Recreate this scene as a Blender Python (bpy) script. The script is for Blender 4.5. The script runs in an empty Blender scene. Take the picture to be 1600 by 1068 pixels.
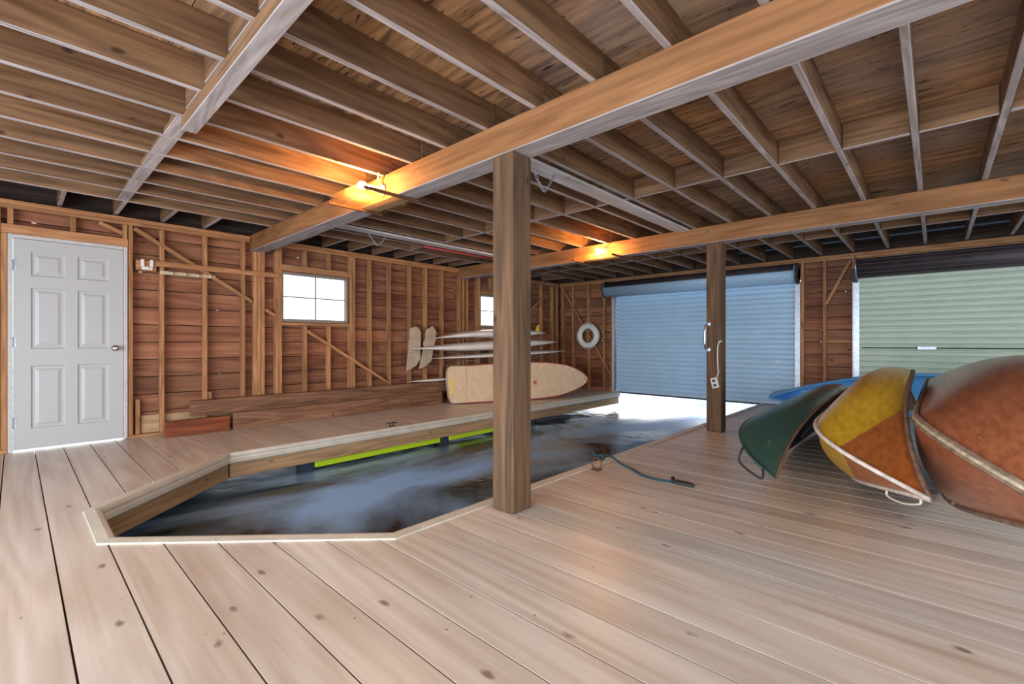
import bpy, bmesh, math, random
from mathutils import Vector, Matrix, Euler
random.seed(7)
S = bpy.context.scene
COL = S.collection
PI = math.pi

# ------------------------------------------------------------------ camera, world, lights, exposure
cam_d = bpy.data.cameras.new('camera'); cam = bpy.data.objects.new('camera', cam_d); COL.objects.link(cam)
cam.location = (0, 0, 1.05); cam.rotation_euler = (PI/2, 0, math.radians(42.7))
cam_d.sensor_width = 36; cam_d.lens = 717.5/1600*36; cam_d.clip_start = .05; cam_d.clip_end = 300
S.camera = cam
S.view_settings.view_transform = 'Standard'; S.view_settings.look = 'None'
S.view_settings.gamma = 1; S.view_settings.use_curve_mapping = False
S.view_settings.exposure = 0.0
S.cycles.use_denoising = True
S.cycles.max_bounces = 10; S.cycles.diffuse_bounces = 6; S.cycles.sample_clamp_indirect = 6
w = bpy.data.worlds.new('world'); S.world = w; w.use_nodes = True
bg = w.node_tree.nodes['Background']; bg.inputs[0].default_value = (.93, .96, 1, 1); bg.inputs[1].default_value = 3.2

def area(name, loc, rot, sx, sy, power, color):
    d = bpy.data.lights.new(name, 'AREA'); d.shape = 'RECTANGLE'; d.size = sx; d.size_y = sy
    d.energy = power; d.color = color
    o = bpy.data.objects.new(name, d); COL.objects.link(o); o.location = loc; o.rotation_euler = rot
    return o
# fill lamps added at unseen openings behind the camera, standing for daylight
area('daylight_fill_back', (-1.2, -2.9, .95), (PI/2, 0, 0), 6.3, 1.6, 390, (.88, .94, 1))
area('daylight_fill_right', (3.35, 3.4, 1.35), (PI/2, 0, PI/2), 8.5, 1.3, 105, (.88, .94, 1))

# ------------------------------------------------------------------ materials
def newmat(name):
    m = bpy.data.materials.new(name); m.use_nodes = True
    return m, m.node_tree.nodes, m.node_tree.links, m.node_tree.nodes['Principled BSDF']
def plain(name, col, rough=.5, metal=0, bump=0, var=0, spec=.5, scale=30):
    m, N, L, P = newmat(name)
    P.inputs['Base Color'].default_value = (*col, 1); P.inputs['Roughness'].default_value = rough
    P.inputs['Metallic'].default_value = metal; P.inputs['Specular IOR Level'].default_value = spec
    tc = N.new('ShaderNodeTexCoord'); no = N.new('ShaderNodeTexNoise'); no.inputs['Scale'].default_value = scale; no.inputs['Detail'].default_value = 6
    L.new(tc.outputs['Object'], no.inputs['Vector'])
    if var:
        r = N.new('ShaderNodeMapRange'); r.inputs['From Min'].default_value = .3; r.inputs['From Max'].default_value = .7
        r.inputs['To Min'].default_value = 1-var; r.inputs['To Max'].default_value = 1+var
        L.new(no.outputs['Fac'], r.inputs['Value'])
        h = N.new('ShaderNodeHueSaturation'); h.inputs['Color'].default_value = (*col, 1)
        L.new(r.outputs[0], h.inputs['Value']); L.new(h.outputs[0], P.inputs['Base Color'])
    if bump:
        b = N.new('ShaderNodeBump'); b.inputs['Strength'].default_value = bump; b.inputs['Distance'].default_value = .01
        L.new(no.outputs['Fac'], b.inputs['Height']); L.new(b.outputs[0], P.inputs['Normal'])
    return m
_w = {}
WOODS = dict(  # dark, light, contrast scale, rough, knot strength, per-board spread
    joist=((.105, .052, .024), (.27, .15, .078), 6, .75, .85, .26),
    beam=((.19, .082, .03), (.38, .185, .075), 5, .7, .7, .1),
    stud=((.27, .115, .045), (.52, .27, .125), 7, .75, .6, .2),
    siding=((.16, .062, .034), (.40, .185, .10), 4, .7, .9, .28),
    post=((.06, .034, .019), (.18, .102, .054), 6, .75, .8, .05),
    floor=((.50, .42, .35), (.71, .66, .60), 3.2, .36, .8, .09),
    fascia=((.26, .16, .08), (.50, .34, .19), 5, .7, .7, .2),
    old=((.10, .048, .026), (.30, .155, .088), 6, .75, .8, .2),
    red=((.13, .03, .012), (.30, .085, .03), 6, .7, .6, .1),
    grey=((.38, .36, .35), (.66, .65, .66), 5, .7, .6, .1),
    bounce_wash=((.26, .22, .21), (.50, .455, .46), 7, .75, .6, .12),
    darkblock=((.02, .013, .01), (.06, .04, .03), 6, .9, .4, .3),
)
def wood(kind, axis):
    key = (kind, axis)
    if key in _w: return _w[key]
    dk, lt, sc, ro, kn, sp = WOODS[kind]
    m, N, L, P = newmat('%s_wood_%s' % (kind, 'xyz'[axis])); _w[key] = m
    def nd(t, **k):
        n = N.new('ShaderNode'+t)
        for a, b in k.items(): setattr(n, a, b)
        return n
    tc = nd('TexCoord'); oi = nd('ObjectInfo'); ge = nd('NewGeometry')
    ad = nd('Math', operation='ADD'); L.new(oi.outputs['Random'], ad.inputs[0]); L.new(ge.outputs['Random Per Island'], ad.inputs[1])
    off = nd('CombineXYZ'); mu = nd('Math', operation='MULTIPLY'); mu.inputs[1].default_value = 41.3; L.new(ad.outputs[0], mu.inputs[0])
    mu2 = nd('Math', operation='MULTIPLY'); mu2.inputs[1].default_value = 17.7; L.new(ad.outputs[0], mu2.inputs[0])
    L.new(mu.outputs[0], off.inputs[0]); L.new(mu2.outputs[0], off.inputs[1]); L.new(mu.outputs[0], off.inputs[2])
    va = nd('VectorMath', operation='ADD'); L.new(tc.outputs['Object'], va.inputs[0]); L.new(off.outputs[0], va.inputs[1])
    def mapped(s, long):
        mp = nd('Mapping'); v = [s, s, s]; v[axis] = s*long
        if kind == 'floor': v[2] = .01
        mp.inputs['Scale'].default_value = v
        L.new(va.outputs[0], mp.inputs['Vector']); return mp
    m1 = mapped(sc, .09)
    n1 = nd('TexNoise'); n1.inputs['Scale'].default_value = 2.2; n1.inputs['Detail'].default_value = 7; n1.inputs['Distortion'].default_value = .9
    L.new(m1.outputs[0], n1.inputs['Vector'])
    # growth rings: multiply a smooth stretched noise and take its fraction
    n2 = nd('TexNoise'); n2.inputs['Scale'].default_value = .8; n2.inputs['Detail'].default_value = 1; L.new(m1.outputs[0], n2.inputs['Vector'])
    k = nd('Math', operation='MULTIPLY'); k.inputs[1].default_value = 70; L.new(n2.outputs['Fac'], k.inputs[0])
    sn = nd('Math', operation='SINE'); L.new(k.outputs[0], sn.inputs[0])
    m3 = mapped(55, .03); n3 = nd('TexNoise'); n3.inputs['Scale'].default_value = 1; n3.inputs['Detail'].default_value = 4; L.new(m3.outputs[0], n3.inputs['Vector'])
    a1 = nd('Math', operation='MULTIPLY_ADD'); a1.inputs[1].default_value = .09; L.new(sn.outputs[0], a1.inputs[0]); L.new(n1.outputs['Fac'], a1.inputs[2])
    a2 = nd('Math', operation='MULTIPLY_ADD'); a2.inputs[1].default_value = .45; L.new(n3.outputs['Fac'], a2.inputs[0]); L.new(a1.outputs[0], a2.inputs[2])
    mr = nd('MapRange'); mr.inputs['From Min'].default_value = .45; mr.inputs['From Max'].default_value = .98; L.new(a2.outputs[0], mr.inputs['Value'])
    mx = nd('Mix', data_type='RGBA'); mx.inputs['A'].default_value = (*dk, 1); mx.inputs['B'].default_value = (*lt, 1)
    L.new(mr.outputs[0], mx.inputs['Factor'])
    # knots
    m4 = mapped(6.5, .5); vo = nd('TexVoronoi'); vo.inputs['Scale'].default_value = 1; L.new(m4.outputs[0], vo.inputs['Vector'])
    nk = nd('TexNoise'); nk.inputs['Scale'].default_value = 6; L.new(m4.outputs[0], nk.inputs['Vector'])
    ds = nd('Math', operation='MULTIPLY_ADD'); ds.inputs[1].default_value = .16; L.new(nk.outputs['Fac'], ds.inputs[0]); L.new(vo.outputs['Distance'], ds.inputs[2])
    kr = nd('MapRange'); kr.inputs['From Min'].default_value = .13; kr.inputs['From Max'].default_value = .2
    kr.inputs['To Min'].default_value = 1; kr.inputs['To Max'].default_value = 0; L.new(ds.outputs[0], kr.inputs['Value'])
    sx = nd('SeparateColor'); L.new(vo.outputs['Color'], sx.inputs[0])
    gt = nd('Math', operation='GREATER_THAN'); gt.inputs[1].default_value = .25; L.new(sx.outputs[0], gt.inputs[0])
    kf = nd('Math', operation='MULTIPLY'); L.new(kr.outputs[0], kf.inputs[0]); L.new(gt.outputs[0], kf.inputs[1])
    kf2 = nd('Math', operation='MULTIPLY'); kf2.inputs[1].default_value = kn; L.new(kf.outputs[0], kf2.inputs[0])
    mk = nd('Mix', data_type='RGBA'); kc = tuple(c*.42 for c in dk) if kind != 'floor' else (.16, .11, .085)
    mk.inputs['B'].default_value = (*kc, 1); L.new(kf2.outputs[0], mk.inputs['Factor']); L.new(mx.outputs['Result'], mk.inputs['A'])
    fr = nd('Math', operation='FRACT'); m5 = nd('Math', operation='MULTIPLY'); m5.inputs[1].default_value = 7.13; L.new(ad.outputs[0], m5.inputs[0]); L.new(m5.outputs[0], fr.inputs[0])
    vr = nd('MapRange'); vr.inputs['To Min'].default_value = 1-sp; vr.inputs['To Max'].default_value = 1+sp*.7; L.new(fr.outputs[0], vr.inputs['Value'])
    hs = nd('HueSaturation'); L.new(mk.outputs['Result'], hs.inputs['Color']); L.new(vr.outputs[0], hs.inputs['Value'])
    last = hs.outputs[0]
    if kind in ('floor', 'siding', 'beam'):   # broad wear and stains
        nb = nd('TexNoise'); nb.inputs['Scale'].default_value = .9; nb.inputs['Detail'].default_value = 4; L.new(tc.outputs['Object'], nb.inputs['Vector'])
        br = nd('MapRange'); br.inputs['From Min'].default_value = .4; br.inputs['From Max'].default_value = .68; L.new(nb.outputs['Fac'], br.inputs['Value'])
        b2 = nd('Math', operation='MULTIPLY'); b2.inputs[1].default_value = .5; L.new(br.outputs[0], b2.inputs[0])
        ms = nd('Mix', data_type='RGBA'); ms.blend_type = 'MULTIPLY'; ms.inputs['B'].default_value = (.93, .80, .68, 1) if kind != 'siding' else (.75, .5, .42, 1)
        L.new(b2.outputs[0], ms.inputs['Factor']); L.new(last, ms.inputs['A']); last = ms.outputs['Result']
    if kind == 'floor':   # small pin knots, nail holes
        mn = nd('Mapping'); mn.inputs['Scale'].default_value = (9, 12, .01); L.new(va.outputs[0], mn.inputs['Vector'])
        vn = nd('TexVoronoi'); vn.inputs['Scale'].default_value = 1; L.new(mn.outputs[0], vn.inputs['Vector'])
        nr = nd('MapRange'); nr.inputs['From Min'].default_value = .035; nr.inputs['From Max'].default_value = .075; nr.inputs['To Min'].default_value = .75; nr.inputs['To Max'].default_value = 0; L.new(vn.outputs['Distance'], nr.inputs['Value'])
        sc2 = nd('SeparateColor'); L.new(vn.outputs['Color'], sc2.inputs[0]); g2 = nd('Math', operation='GREATER_THAN'); g2.inputs[1].default_value = .55; L.new(sc2.outputs[1], g2.inputs[0])
        nf = nd('Math', operation='MULTIPLY'); L.new(nr.outputs[0], nf.inputs[0]); L.new(g2.outputs[0], nf.inputs[1])
        mz = nd('Mix', data_type='RGBA'); mz.inputs['B'].default_value = (.10, .07, .055, 1); L.new(nf.outputs[0], mz.inputs['Factor']); L.new(last, mz.inputs['A']); last = mz.outputs['Result']
    L.new(last, P.inputs['Base Color'])
    P.inputs['Roughness'].default_value = ro; P.inputs['Specular IOR Level'].default_value = .35 if kind != 'floor' else .5
    bp = nd('Bump'); bp.inputs['Strength'].default_value = .25 if kind != 'floor' else .12; bp.inputs['Distance'].default_value = .004
    L.new(a2.outputs[0], bp.inputs['Height']); L.new(bp.outputs[0], P.inputs['Normal'])
    return m

def plywood():
    m, N, L, P = newmat('subfloor_plywood')
    tc = N.new('ShaderNodeTexCoord')
    def mp(s):
        q = N.new('ShaderNodeMapping'); q.inputs['Scale'].default_value = s; L.new(tc.outputs['Object'], q.inputs['Vector']); return q
    n = N.new('ShaderNodeTexNoise'); n.inputs['Scale'].default_value = 1; n.inputs['Detail'].default_value = 6; n.inputs['Distortion'].default_value = 1.2; L.new(mp((1.5, 14, 1)).outputs[0], n.inputs['Vector'])
    r = N.new('ShaderNodeValToRGB'); r.color_ramp.elements[0].position = .32; r.color_ramp.elements[0].color = (.12, .055, .025, 1)
    r.color_ramp.elements[1].position = .66; r.color_ramp.elements[1].color = (.50, .28, .13, 1); L.new(n.outputs['Fac'], r.inputs[0])
    n2 = N.new('ShaderNodeTexNoise'); n2.inputs['Scale'].default_value = 1; n2.inputs['Detail'].default_value = 3; n2.inputs['Distortion'].default_value = .6; L.new(mp((9, 52, 1)).outputs[0], n2.inputs['Vector'])
    r2 = N.new('ShaderNodeMapRange'); r2.inputs['From Min'].default_value = .62; r2.inputs['From Max'].default_value = .69; L.new(n2.outputs['Fac'], r2.inputs['Value'])
    n3 = N.new('ShaderNodeTexNoise'); n3.inputs['Scale'].default_value = .7; n3.inputs['Detail'].default_value = 2; L.new(tc.outputs['Object'], n3.inputs['Vector'])
    r3 = N.new('ShaderNodeMapRange'); r3.inputs['From Min'].default_value = .45; r3.inputs['From Max'].default_value = .6; r3.inputs['To Max'].default_value = .4; L.new(n3.outputs['Fac'], r3.inputs['Value'])
    g = N.new('ShaderNodeMix'); g.data_type = 'RGBA'; g.inputs['B'].default_value = (.36, .33, .32, 1); L.new(r3.outputs[0], g.inputs['Factor']); L.new(r.outputs[0], g.inputs['A'])
    k = N.new('ShaderNodeMix'); k.data_type = 'RGBA'; k.inputs['B'].default_value = (.03, .018, .012, 1); L.new(r2.outputs[0], k.inputs['Factor']); L.new(g.outputs['Result'], k.inputs['A'])
    L.new(k.outputs['Result'], P.inputs['Base Color']); P.inputs['Roughness'].default_value = .85
    return m

def glossy_boat(name, ramp, axis_scale=(.5, 26, 26), rough=.3, scratch=(.8, .7, .6), split=None, coat=.3):
    """varnished or painted hull: streaky colour, scratches; split=(c, k, colour_dark, colour_light) paints the part where z > c + k*x"""
    m, N, L, P = newmat(name)
    tc = N.new('ShaderNodeTexCoord')
    mp = N.new('ShaderNodeMapping'); mp.inputs['Scale'].default_value = axis_scale; L.new(tc.outputs['Object'], mp.inputs['Vector'])
    n = N.new('ShaderNodeTexNoise'); n.inputs['Scale'].default_value = 1.3; n.inputs['Detail'].default_value = 7; n.inputs['Distortion'].default_value = .15; L.new(mp.outputs[0], n.inputs['Vector'])
    mr = N.new('ShaderNodeMapRange'); mr.inputs['From Min'].default_value = .18; mr.inputs['From Max'].default_value = .82; L.new(n.outputs['Fac'], mr.inputs['Value'])
    mx = N.new('ShaderNodeMix'); mx.data_type = 'RGBA'; mx.inputs['A'].default_value = (*ramp[0], 1); mx.inputs['B'].default_value = (*ramp[1], 1); L.new(mr.outputs[0], mx.inputs['Factor'])
    last = mx.outputs['Result']
    if split:
        c, k, d, l = split
        m2 = N.new('ShaderNodeMix'); m2.data_type = 'RGBA'; m2.inputs['A'].default_value = (*d, 1); m2.inputs['B'].default_value = (*l, 1); L.new(mr.outputs[0], m2.inputs['Factor'])
        sp = N.new('ShaderNodeSeparateXYZ'); L.new(tc.outputs['Object'], sp.inputs[0])
        a = N.new('ShaderNodeMath'); a.operation = 'MULTIPLY_ADD'; a.inputs[1].default_value = -k; L.new(sp.outputs[0], a.inputs[0]); L.new(sp.outputs[2], a.inputs[2])
        r = N.new('ShaderNodeMapRange'); r.inputs['From Min'].default_value = c-.006; r.inputs['From Max'].default_value = c+.006; L.new(a.outputs[0], r.inputs['Value'])
        mm = N.new('ShaderNodeMix'); mm.data_type = 'RGBA'; L.new(r.outputs[0], mm.inputs['Factor']); L.new(last, mm.inputs['A']); L.new(m2.outputs['Result'], mm.inputs['B'])
        last = mm.outputs['Result']
    vo = N.new('ShaderNodeTexNoise'); vo.inputs['Scale'].default_value = 2.1; vo.inputs['Detail'].default_value = 5; vo.inputs['Roughness'].default_value = .75
    mq = N.new('ShaderNodeMapping'); mq.inputs['Scale'].default_value = (3, 9, 9); mq.inputs['Rotation'].default_value = (.3, .4, .5); L.new(tc.outputs['Object'], mq.inputs['Vector']); L.new(mq.outputs[0], vo.inputs['Vector'])
    sr = N.new('ShaderNodeMapRange'); sr.inputs['From Min'].default_value = .66; sr.inputs['From Max'].default_value = .70; sr.inputs['To Max'].default_value = .7; L.new(vo.outputs['Fac'], sr.inputs['Value'])
    ms = N.new('ShaderNodeMix'); ms.data_type = 'RGBA'; ms.inputs['B'].default_value = (*scratch, 1); L.new(sr.outputs[0], ms.inputs['Factor']); L.new(last, ms.inputs['A'])
    L.new(ms.outputs['Result'], P.inputs['Base Color']); P.inputs['Roughness'].default_value = rough
    P.inputs['Coat Weight'].default_value = coat; P.inputs['Coat Roughness'].default_value = .25
    return m

M = dict(
    door=plain('door_paint', (.46, .475, .485), .45), jamb=plain('jamb_paint', (.52, .52, .52), .5, var=.08),
    vinyl=plain('cream_vinyl', (.56, .53, .45), .45, var=.1, scale=8), chrome=plain('brushed_nickel', (.6, .6, .62), .25, 1),
    steel=plain('galvanised_steel', (.42, .46, .52), .4, .8, var=.2), black=plain('black_rubber', (.02, .02, .025), .6),
    dark=plain('dark_steel', (.05, .045, .055), .5, .3, var=.3), rust=plain('rusty_iron', (.16, .07, .04), .8, .4, var=.3),
    blue_door=plain('blue_enamel', (.44, .64, .82), .42, 0, var=.05, scale=3), green_door=plain('green_enamel', (.50, .60, .50), .45, 0, var=.05, scale=3),
    hood=plain('brown_enamel', (.045, .035, .04), .5, 0, var=.3, scale=3), drumblue=plain('drum_blue', (.36, .54, .72), .35, 0, var=.05),
    white=plain('white_plastic', (.75, .75, .73), .4), offwhite=plain('aged_white_plastic', (.62, .60, .54), .4, var=.1),
    board=plain('surfboard_glass', (.82, .82, .79), .25, var=.08, scale=4), tan=plain('windsurf_skin', (.66, .50, .33), .55, var=.1, scale=12, bump=.1),
    ply=plain('daggerboard_ply', (.55, .45, .33), .5, var=.12, scale=8), redp=plain('red_paint', (.42, .05, .05), .5),
    yellowp=plain('yellow_plastic', (.8, .6, .02), .4), pile=plain('painted_piling', (.02, .035, .06), .7, var=.3),
    lime=plain('lime_green', (.50, .70, .01), .6), rope=plain('teal_rope', (.02, .07, .10), .8, bump=.5, scale=200), cord=plain('cream_cord', (.6, .55, .45), .7),
    porcelain=plain('porcelain', (.7, .68, .62), .3), gunwale=plain('weathered_gunwale', (.20, .13, .09), .6, var=.4), palegun=plain('pale_gunwale', (.55, .48, .42), .5, var=.3),
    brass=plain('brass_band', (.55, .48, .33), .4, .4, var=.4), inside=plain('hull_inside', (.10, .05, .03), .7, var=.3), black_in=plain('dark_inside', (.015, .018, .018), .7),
    kayak=plain('blue_polyethylene', (.11, .40, .80), .35, var=.08), winframe=plain('window_frame_paint', (.27, .22, .18), .6, var=.15), sheet=plain('tin_sheet', (.62, .50, .36), .45, .3, var=.2),
    straw=plain('hook_rail_paint', (.60, .50, .34), .6, var=.15), outside=plain('outdoor_ground', (.3, .33, .2), .9),
)
M['hull_green'] = glossy_boat('green_canoe_hull', ((.022, .075, .062), (.05, .135, .11)), rough=.4, scratch=(.4, .45, .42))
M['hull_yellow'] = glossy_boat('yellow_canoe_hull', ((.45, .22, .012), (.78, .50, .03)), rough=.35, scratch=(.45, .2, .06), split=(.15, .27, (.26, .055, .012), (.50, .17, .035)))
M['hull_red'] = glossy_boat('cedar_boat_hull', ((.20, .048, .018), (.44, .15, .065)), axis_scale=(.5, 26, 26), rough=.3, scratch=(.6, .42, .32))
def emis(name, col, s):
    m, N, L, P = newmat(name); P.inputs['Emission Color'].default_value = (*col, 1); P.inputs['Emission Strength'].default_value = s
    P.inputs['Base Color'].default_value = (.9, .9, .9, 1); return m
M['bulb'] = emis('lit_bulb', (1, .45, .12), 1000)
def glass():
    m, N, L, P = newmat('window_glass'); N.remove(P)
    t = N.new('ShaderNodeBsdfTransparent'); t.inputs[0].default_value = (.95, .96, .95, 1); g = N.new('ShaderNodeBsdfGlossy'); g.inputs['Roughness'].default_value = .03
    x = N.new('ShaderNodeMixShader'); x.inputs[0].default_value = .06; L.new(t.outputs[0], x.inputs[1]); L.new(g.outputs[0], x.inputs[2]); L.new(x.outputs[0], N['Material Output'].inputs[0]); return m
M['glass'] = glass()
def sheet():
    m, N, L, P = newmat('amber_sheet'); N.remove(P)
    t = N.new('ShaderNodeBsdfTransparent'); t.inputs[0].default_value = (1, .93, .8, 1); g = N.new('ShaderNodeBsdfTranslucent'); g.inputs[0].default_value = (.8, .62, .38, 1)
    x = N.new('ShaderNodeMixShader'); x.inputs[0].default_value = .05; L.new(t.outputs[0], x.inputs[1]); L.new(g.outputs[0], x.inputs[2])
    gl = N.new('ShaderNodeBsdfGlossy'); gl.inputs['Roughness'].default_value = .08; y = N.new('ShaderNodeMixShader'); y.inputs[0].default_value = .07
    L.new(x.outputs[0], y.inputs[1]); L.new(gl.outputs[0], y.inputs[2]); L.new(y.outputs[0], N['Material Output'].inputs[0]); return m
M['sheet'] = sheet()
def water_mat():
    m, N, L, P = newmat('lake_water')
    tc = N.new('ShaderNodeTexCoord')
    def noise(scale, det, sc, dist=0):
        q = N.new('ShaderNodeMapping'); q.inputs['Scale'].default_value = sc; q.inputs['Rotation'].default_value = (0, 0, .5); L.new(tc.outputs['Object'], q.inputs['Vector'])
        n = N.new('ShaderNodeTexNoise'); n.inputs['Scale'].default_value = scale; n.inputs['Detail'].default_value = det; n.inputs['Distortion'].default_value = dist; L.new(q.outputs[0], n.inputs['Vector']); return n
    n1 = noise(.75, 7, (1, .5, 1), .6)
    r = N.new('ShaderNodeMapRange'); r.inputs['From Min'].default_value = .44; r.inputs['From Max'].default_value = .62; L.new(n1.outputs['Fac'], r.inputs['Value'])
    mx = N.new('ShaderNodeMix'); mx.data_type = 'RGBA'; mx.inputs['A'].default_value = (.012, .028, .030, 1); mx.inputs['B'].default_value = (.26, .52, .95, 1)
    L.new(r.outputs[0], mx.inputs['Factor']); L.new(mx.outputs['Result'], P.inputs['Base Color'])
    rr = N.new('ShaderNodeMapRange'); rr.inputs['To Min'].default_value = .08; rr.inputs['To Max'].default_value = .5; L.new(r.outputs[0], rr.inputs['Value']); L.new(rr.outputs[0], P.inputs['Roughness'])
    P.inputs['IOR'].default_value = 1.33; P.inputs['Specular IOR Level'].default_value = .6
    n2 = noise(5, 4, (1, 1, 1)); b = N.new('ShaderNodeBump'); b.inputs['Strength'].default_value = .12; b.inputs['Distance'].default_value = .05
    L.new(n2.outputs['Fac'], b.inputs['Height']); L.new(b.outputs[0], P.inputs['Normal'])
    return m
M['water'] = water_mat()

# ------------------------------------------------------------------ builders
def tag(o, label=None, cat=None, group=None, kind=None):
    if label: o['label'] = label
    if cat: o['category'] = cat
    if group: o['group'] = group
    if kind: o['kind'] = kind
    return o
def empty(name, loc=(0, 0, 0), rz=0, label=None, cat=None, group=None, kind=None):
    o = bpy.data.objects.new(name, None); COL.objects.link(o); o.location = loc; o.rotation_euler = (0, 0, rz); o.empty_display_size = .1
    return tag(o, label, cat, group, kind)
def link(name, me, mat, parent=None):
    o = bpy.data.objects.new(name, me); COL.objects.link(o)
    if mat is not None and not me.materials: me.materials.append(mat)
    if parent is not None: o.parent = parent
    return o
def bmobj(name, bm, mat, parent=None, smooth=False, center=True):
    """link a bmesh given in the parent's coordinates; origin moved to its bounding-box centre"""
    c = Vector((0, 0, 0))
    if center and len(bm.verts):
        lo = Vector([min(v.co[i] for v in bm.verts) for i in range(3)]); hi = Vector([max(v.co[i] for v in bm.verts) for i in range(3)])
        c = (lo+hi)/2
        for v in bm.verts: v.co -= c
    bmesh.ops.recalc_face_normals(bm, faces=bm.faces)
    if smooth:
        for f in bm.faces: f.smooth = True
    me = bpy.data.meshes.new(name); bm.to_mesh(me); bm.free()
    o = link(name, me, mat, parent); o.location = c
    return o
def add_box(bm, a, b, bev=0, mtx=None):
    lo = [min(a[i], b[i]) for i in range(3)]; hi = [max(a[i], b[i]) for i in range(3)]
    r = bmesh.ops.create_cube(bm, size=1); vs = r['verts']
    for v in vs: v.co = Vector([(lo[i]+hi[i])/2+v.co[i]*(hi[i]-lo[i]) for i in range(3)])
    if bev:
        es = list({e for v in vs for e in v.link_edges})
        r2 = bmesh.ops.bevel(bm, geom=es, offset=bev, segments=1, affect='EDGES', profile=.5)
        vs = list({v for f in r2['faces'] for v in f.verts} | {v for v in vs if v.is_valid})
    if mtx is not None:
        for v in vs: v.co = mtx @ v.co
    return vs
def lum(name, a, b, kind, parent=None, bev=.003, mat=None, axis=None, pale=False):
    bm = bmesh.new(); add_box(bm, a, b, bev)
    if mat is None:
        d = [abs(a[i]-b[i]) for i in range(3)]
        ax = d.index(max(d)) if axis is None else axis; mat = wood(kind, ax)
    o = bmobj(name, bm, mat, parent)
    if pale:      # underside paler: bounce light painted in, plus whitewash as on the strapping rail
        o.data.materials.append(wood('bounce_wash', ax))
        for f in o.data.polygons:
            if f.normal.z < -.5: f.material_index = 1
    return o
def bar(name, p, q, wd, th, kind, parent=None, side=(1, 0, 0), mat=None):
    """straight board from p to q (centre line); th measured along 'side'"""
    p = Vector(p); q = Vector(q); L_ = (q-p).length; x = (q-p).normalized(); s = Vector(side); s = (s-x*s.dot(x)).normalized(); z = x.cross(s)
    bm = bmesh.new(); add_box(bm, (-L_/2, -th/2, -wd/2), (L_/2, th/2, wd/2), .002)
    me = bpy.data.meshes.new(name); bmesh.ops.recalc_face_normals(bm, faces=bm.faces); bm.to_mesh(me); bm.free()
    o = link(name, me, mat or wood(kind, 0), parent)
    R = Matrix((x, s, z)).transposed().to_4x4(); o.matrix_local = Matrix.Translation((p+q)/2) @ R
    return o
def add_tube(bm, pts, r, n=8, closed=False, caps=True):
    pts = [Vector(p) for p in pts]; N_ = len(pts); rings = []
    rr = r if isinstance(r, (list, tuple)) else [r]*N_
    up = Vector((0, 0, 1)); prev = None
    for i, p in enumerate(pts):
        if closed: t = (pts[(i+1) % N_]-pts[i-1]).normalized()
        else: t = (pts[min(i+1, N_-1)]-pts[max(i-1, 0)]).normalized()
        if prev is None:
            a = up if abs(t.z) < .9 else Vector((1, 0, 0)); u = t.cross(a).normalized()
        else:
            u = (prev-t*prev.dot(t)); u = u.normalized() if u.length > 1e-6 else t.cross(up).normalized()
        prev = u; v = t.cross(u)
        rings.append([bm.verts.new(p+(u*math.cos(2*PI*k/n)+v*math.sin(2*PI*k/n))*rr[i]) for k in range(n)])
    for i in range(N_ if closed else N_-1):
        A, B = rings[i], rings[(i+1) % N_]
        for k in range(n): bm.faces.new((A[k], A[(k+1) % n], B[(k+1) % n], B[k]))
    if caps and not closed: bm.faces.new(rings[0][::-1]); bm.faces.new(rings[-1])
def tube(name, pts, r, mat, parent=None, n=8, closed=False):
    bm = bmesh.new(); add_tube(bm, pts, r, n, closed); return bmobj(name, bm, mat, parent, smooth=True)
def add_cyl(bm, p, q, r, n=24, r2=None):
    add_tube(bm, [p, q], [r, r if r2 is None else r2], n)
def add_lathe(bm, prof, c, axis='z', n=24):
    """prof: list of (r, h) along axis from c"""
    rings = []
    for r, h in prof:
        ring = []
        for k in range(n):
            a = 2*PI*k/n; x, y = r*math.cos(a), r*math.sin(a)
            v = {'z': (x, y, h), 'x': (h, x, y), 'y': (x, h, y)}[axis]
            ring.append(bm.verts.new(Vector(c)+Vector(v)))
        rings.append(ring)
    for A, B in zip(rings, rings[1:]):
        for k in range(n): bm.faces.new((A[k], A[(k+1) % n], B[(k+1) % n], B[k]))
    bm.faces.new(rings[0][::-1]); bm.faces.new(rings[-1])
def reparent(o, p):
    o.parent = p; o.location = o.location-p.location
    return o
def prism(bm, poly, fn, d):
    """poly 2-D outline, fn maps (a, b, depth)->3-D"""
    A = [bm.verts.new(fn(x, y, 0)) for x, y in poly]; B = [bm.verts.new(fn(x, y, d)) for x, y in poly]
    bm.faces.new(A); bm.faces.new(B[::-1]); n = len(A)
    for i in range(n): bm.faces.new((A[i], B[i], B[(i+1) % n], A[(i+1) % n]))

# ------------------------------------------------------------------ dimensions
XL = -6.42            # inner face of left studs
XS = XL-.09           # siding inner face
YF = 8.6              # inner face of far studs
XR, YB = 3.5, -3.1    # walls behind the camera
ZJ, ZT, ZB = 2.415, 2.60, 2.215   # joist bottom, subfloor, beam bottom
WZ = -.33
slipL, slipR = -4.86, -2.17
def xl(y): return slipL if y > 1.36 else -3.85-(y-.35)
def xr(y): return slipR if y > 1.40 else -3.22+(y-.35)

# ------------------------------------------------------------------ water and ground outside
bm = bmesh.new(); vs = [bm.verts.new(p) for p in ((-40, -30, WZ), (40, -30, WZ), (40, 90, WZ), (-40, 90, WZ))]; bm.faces.new(vs)
o = bmobj('lake_water', bm, M['water']); tag(o, 'dark lake water in the boat slip and beyond the doors', 'water', kind='stuff')

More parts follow.
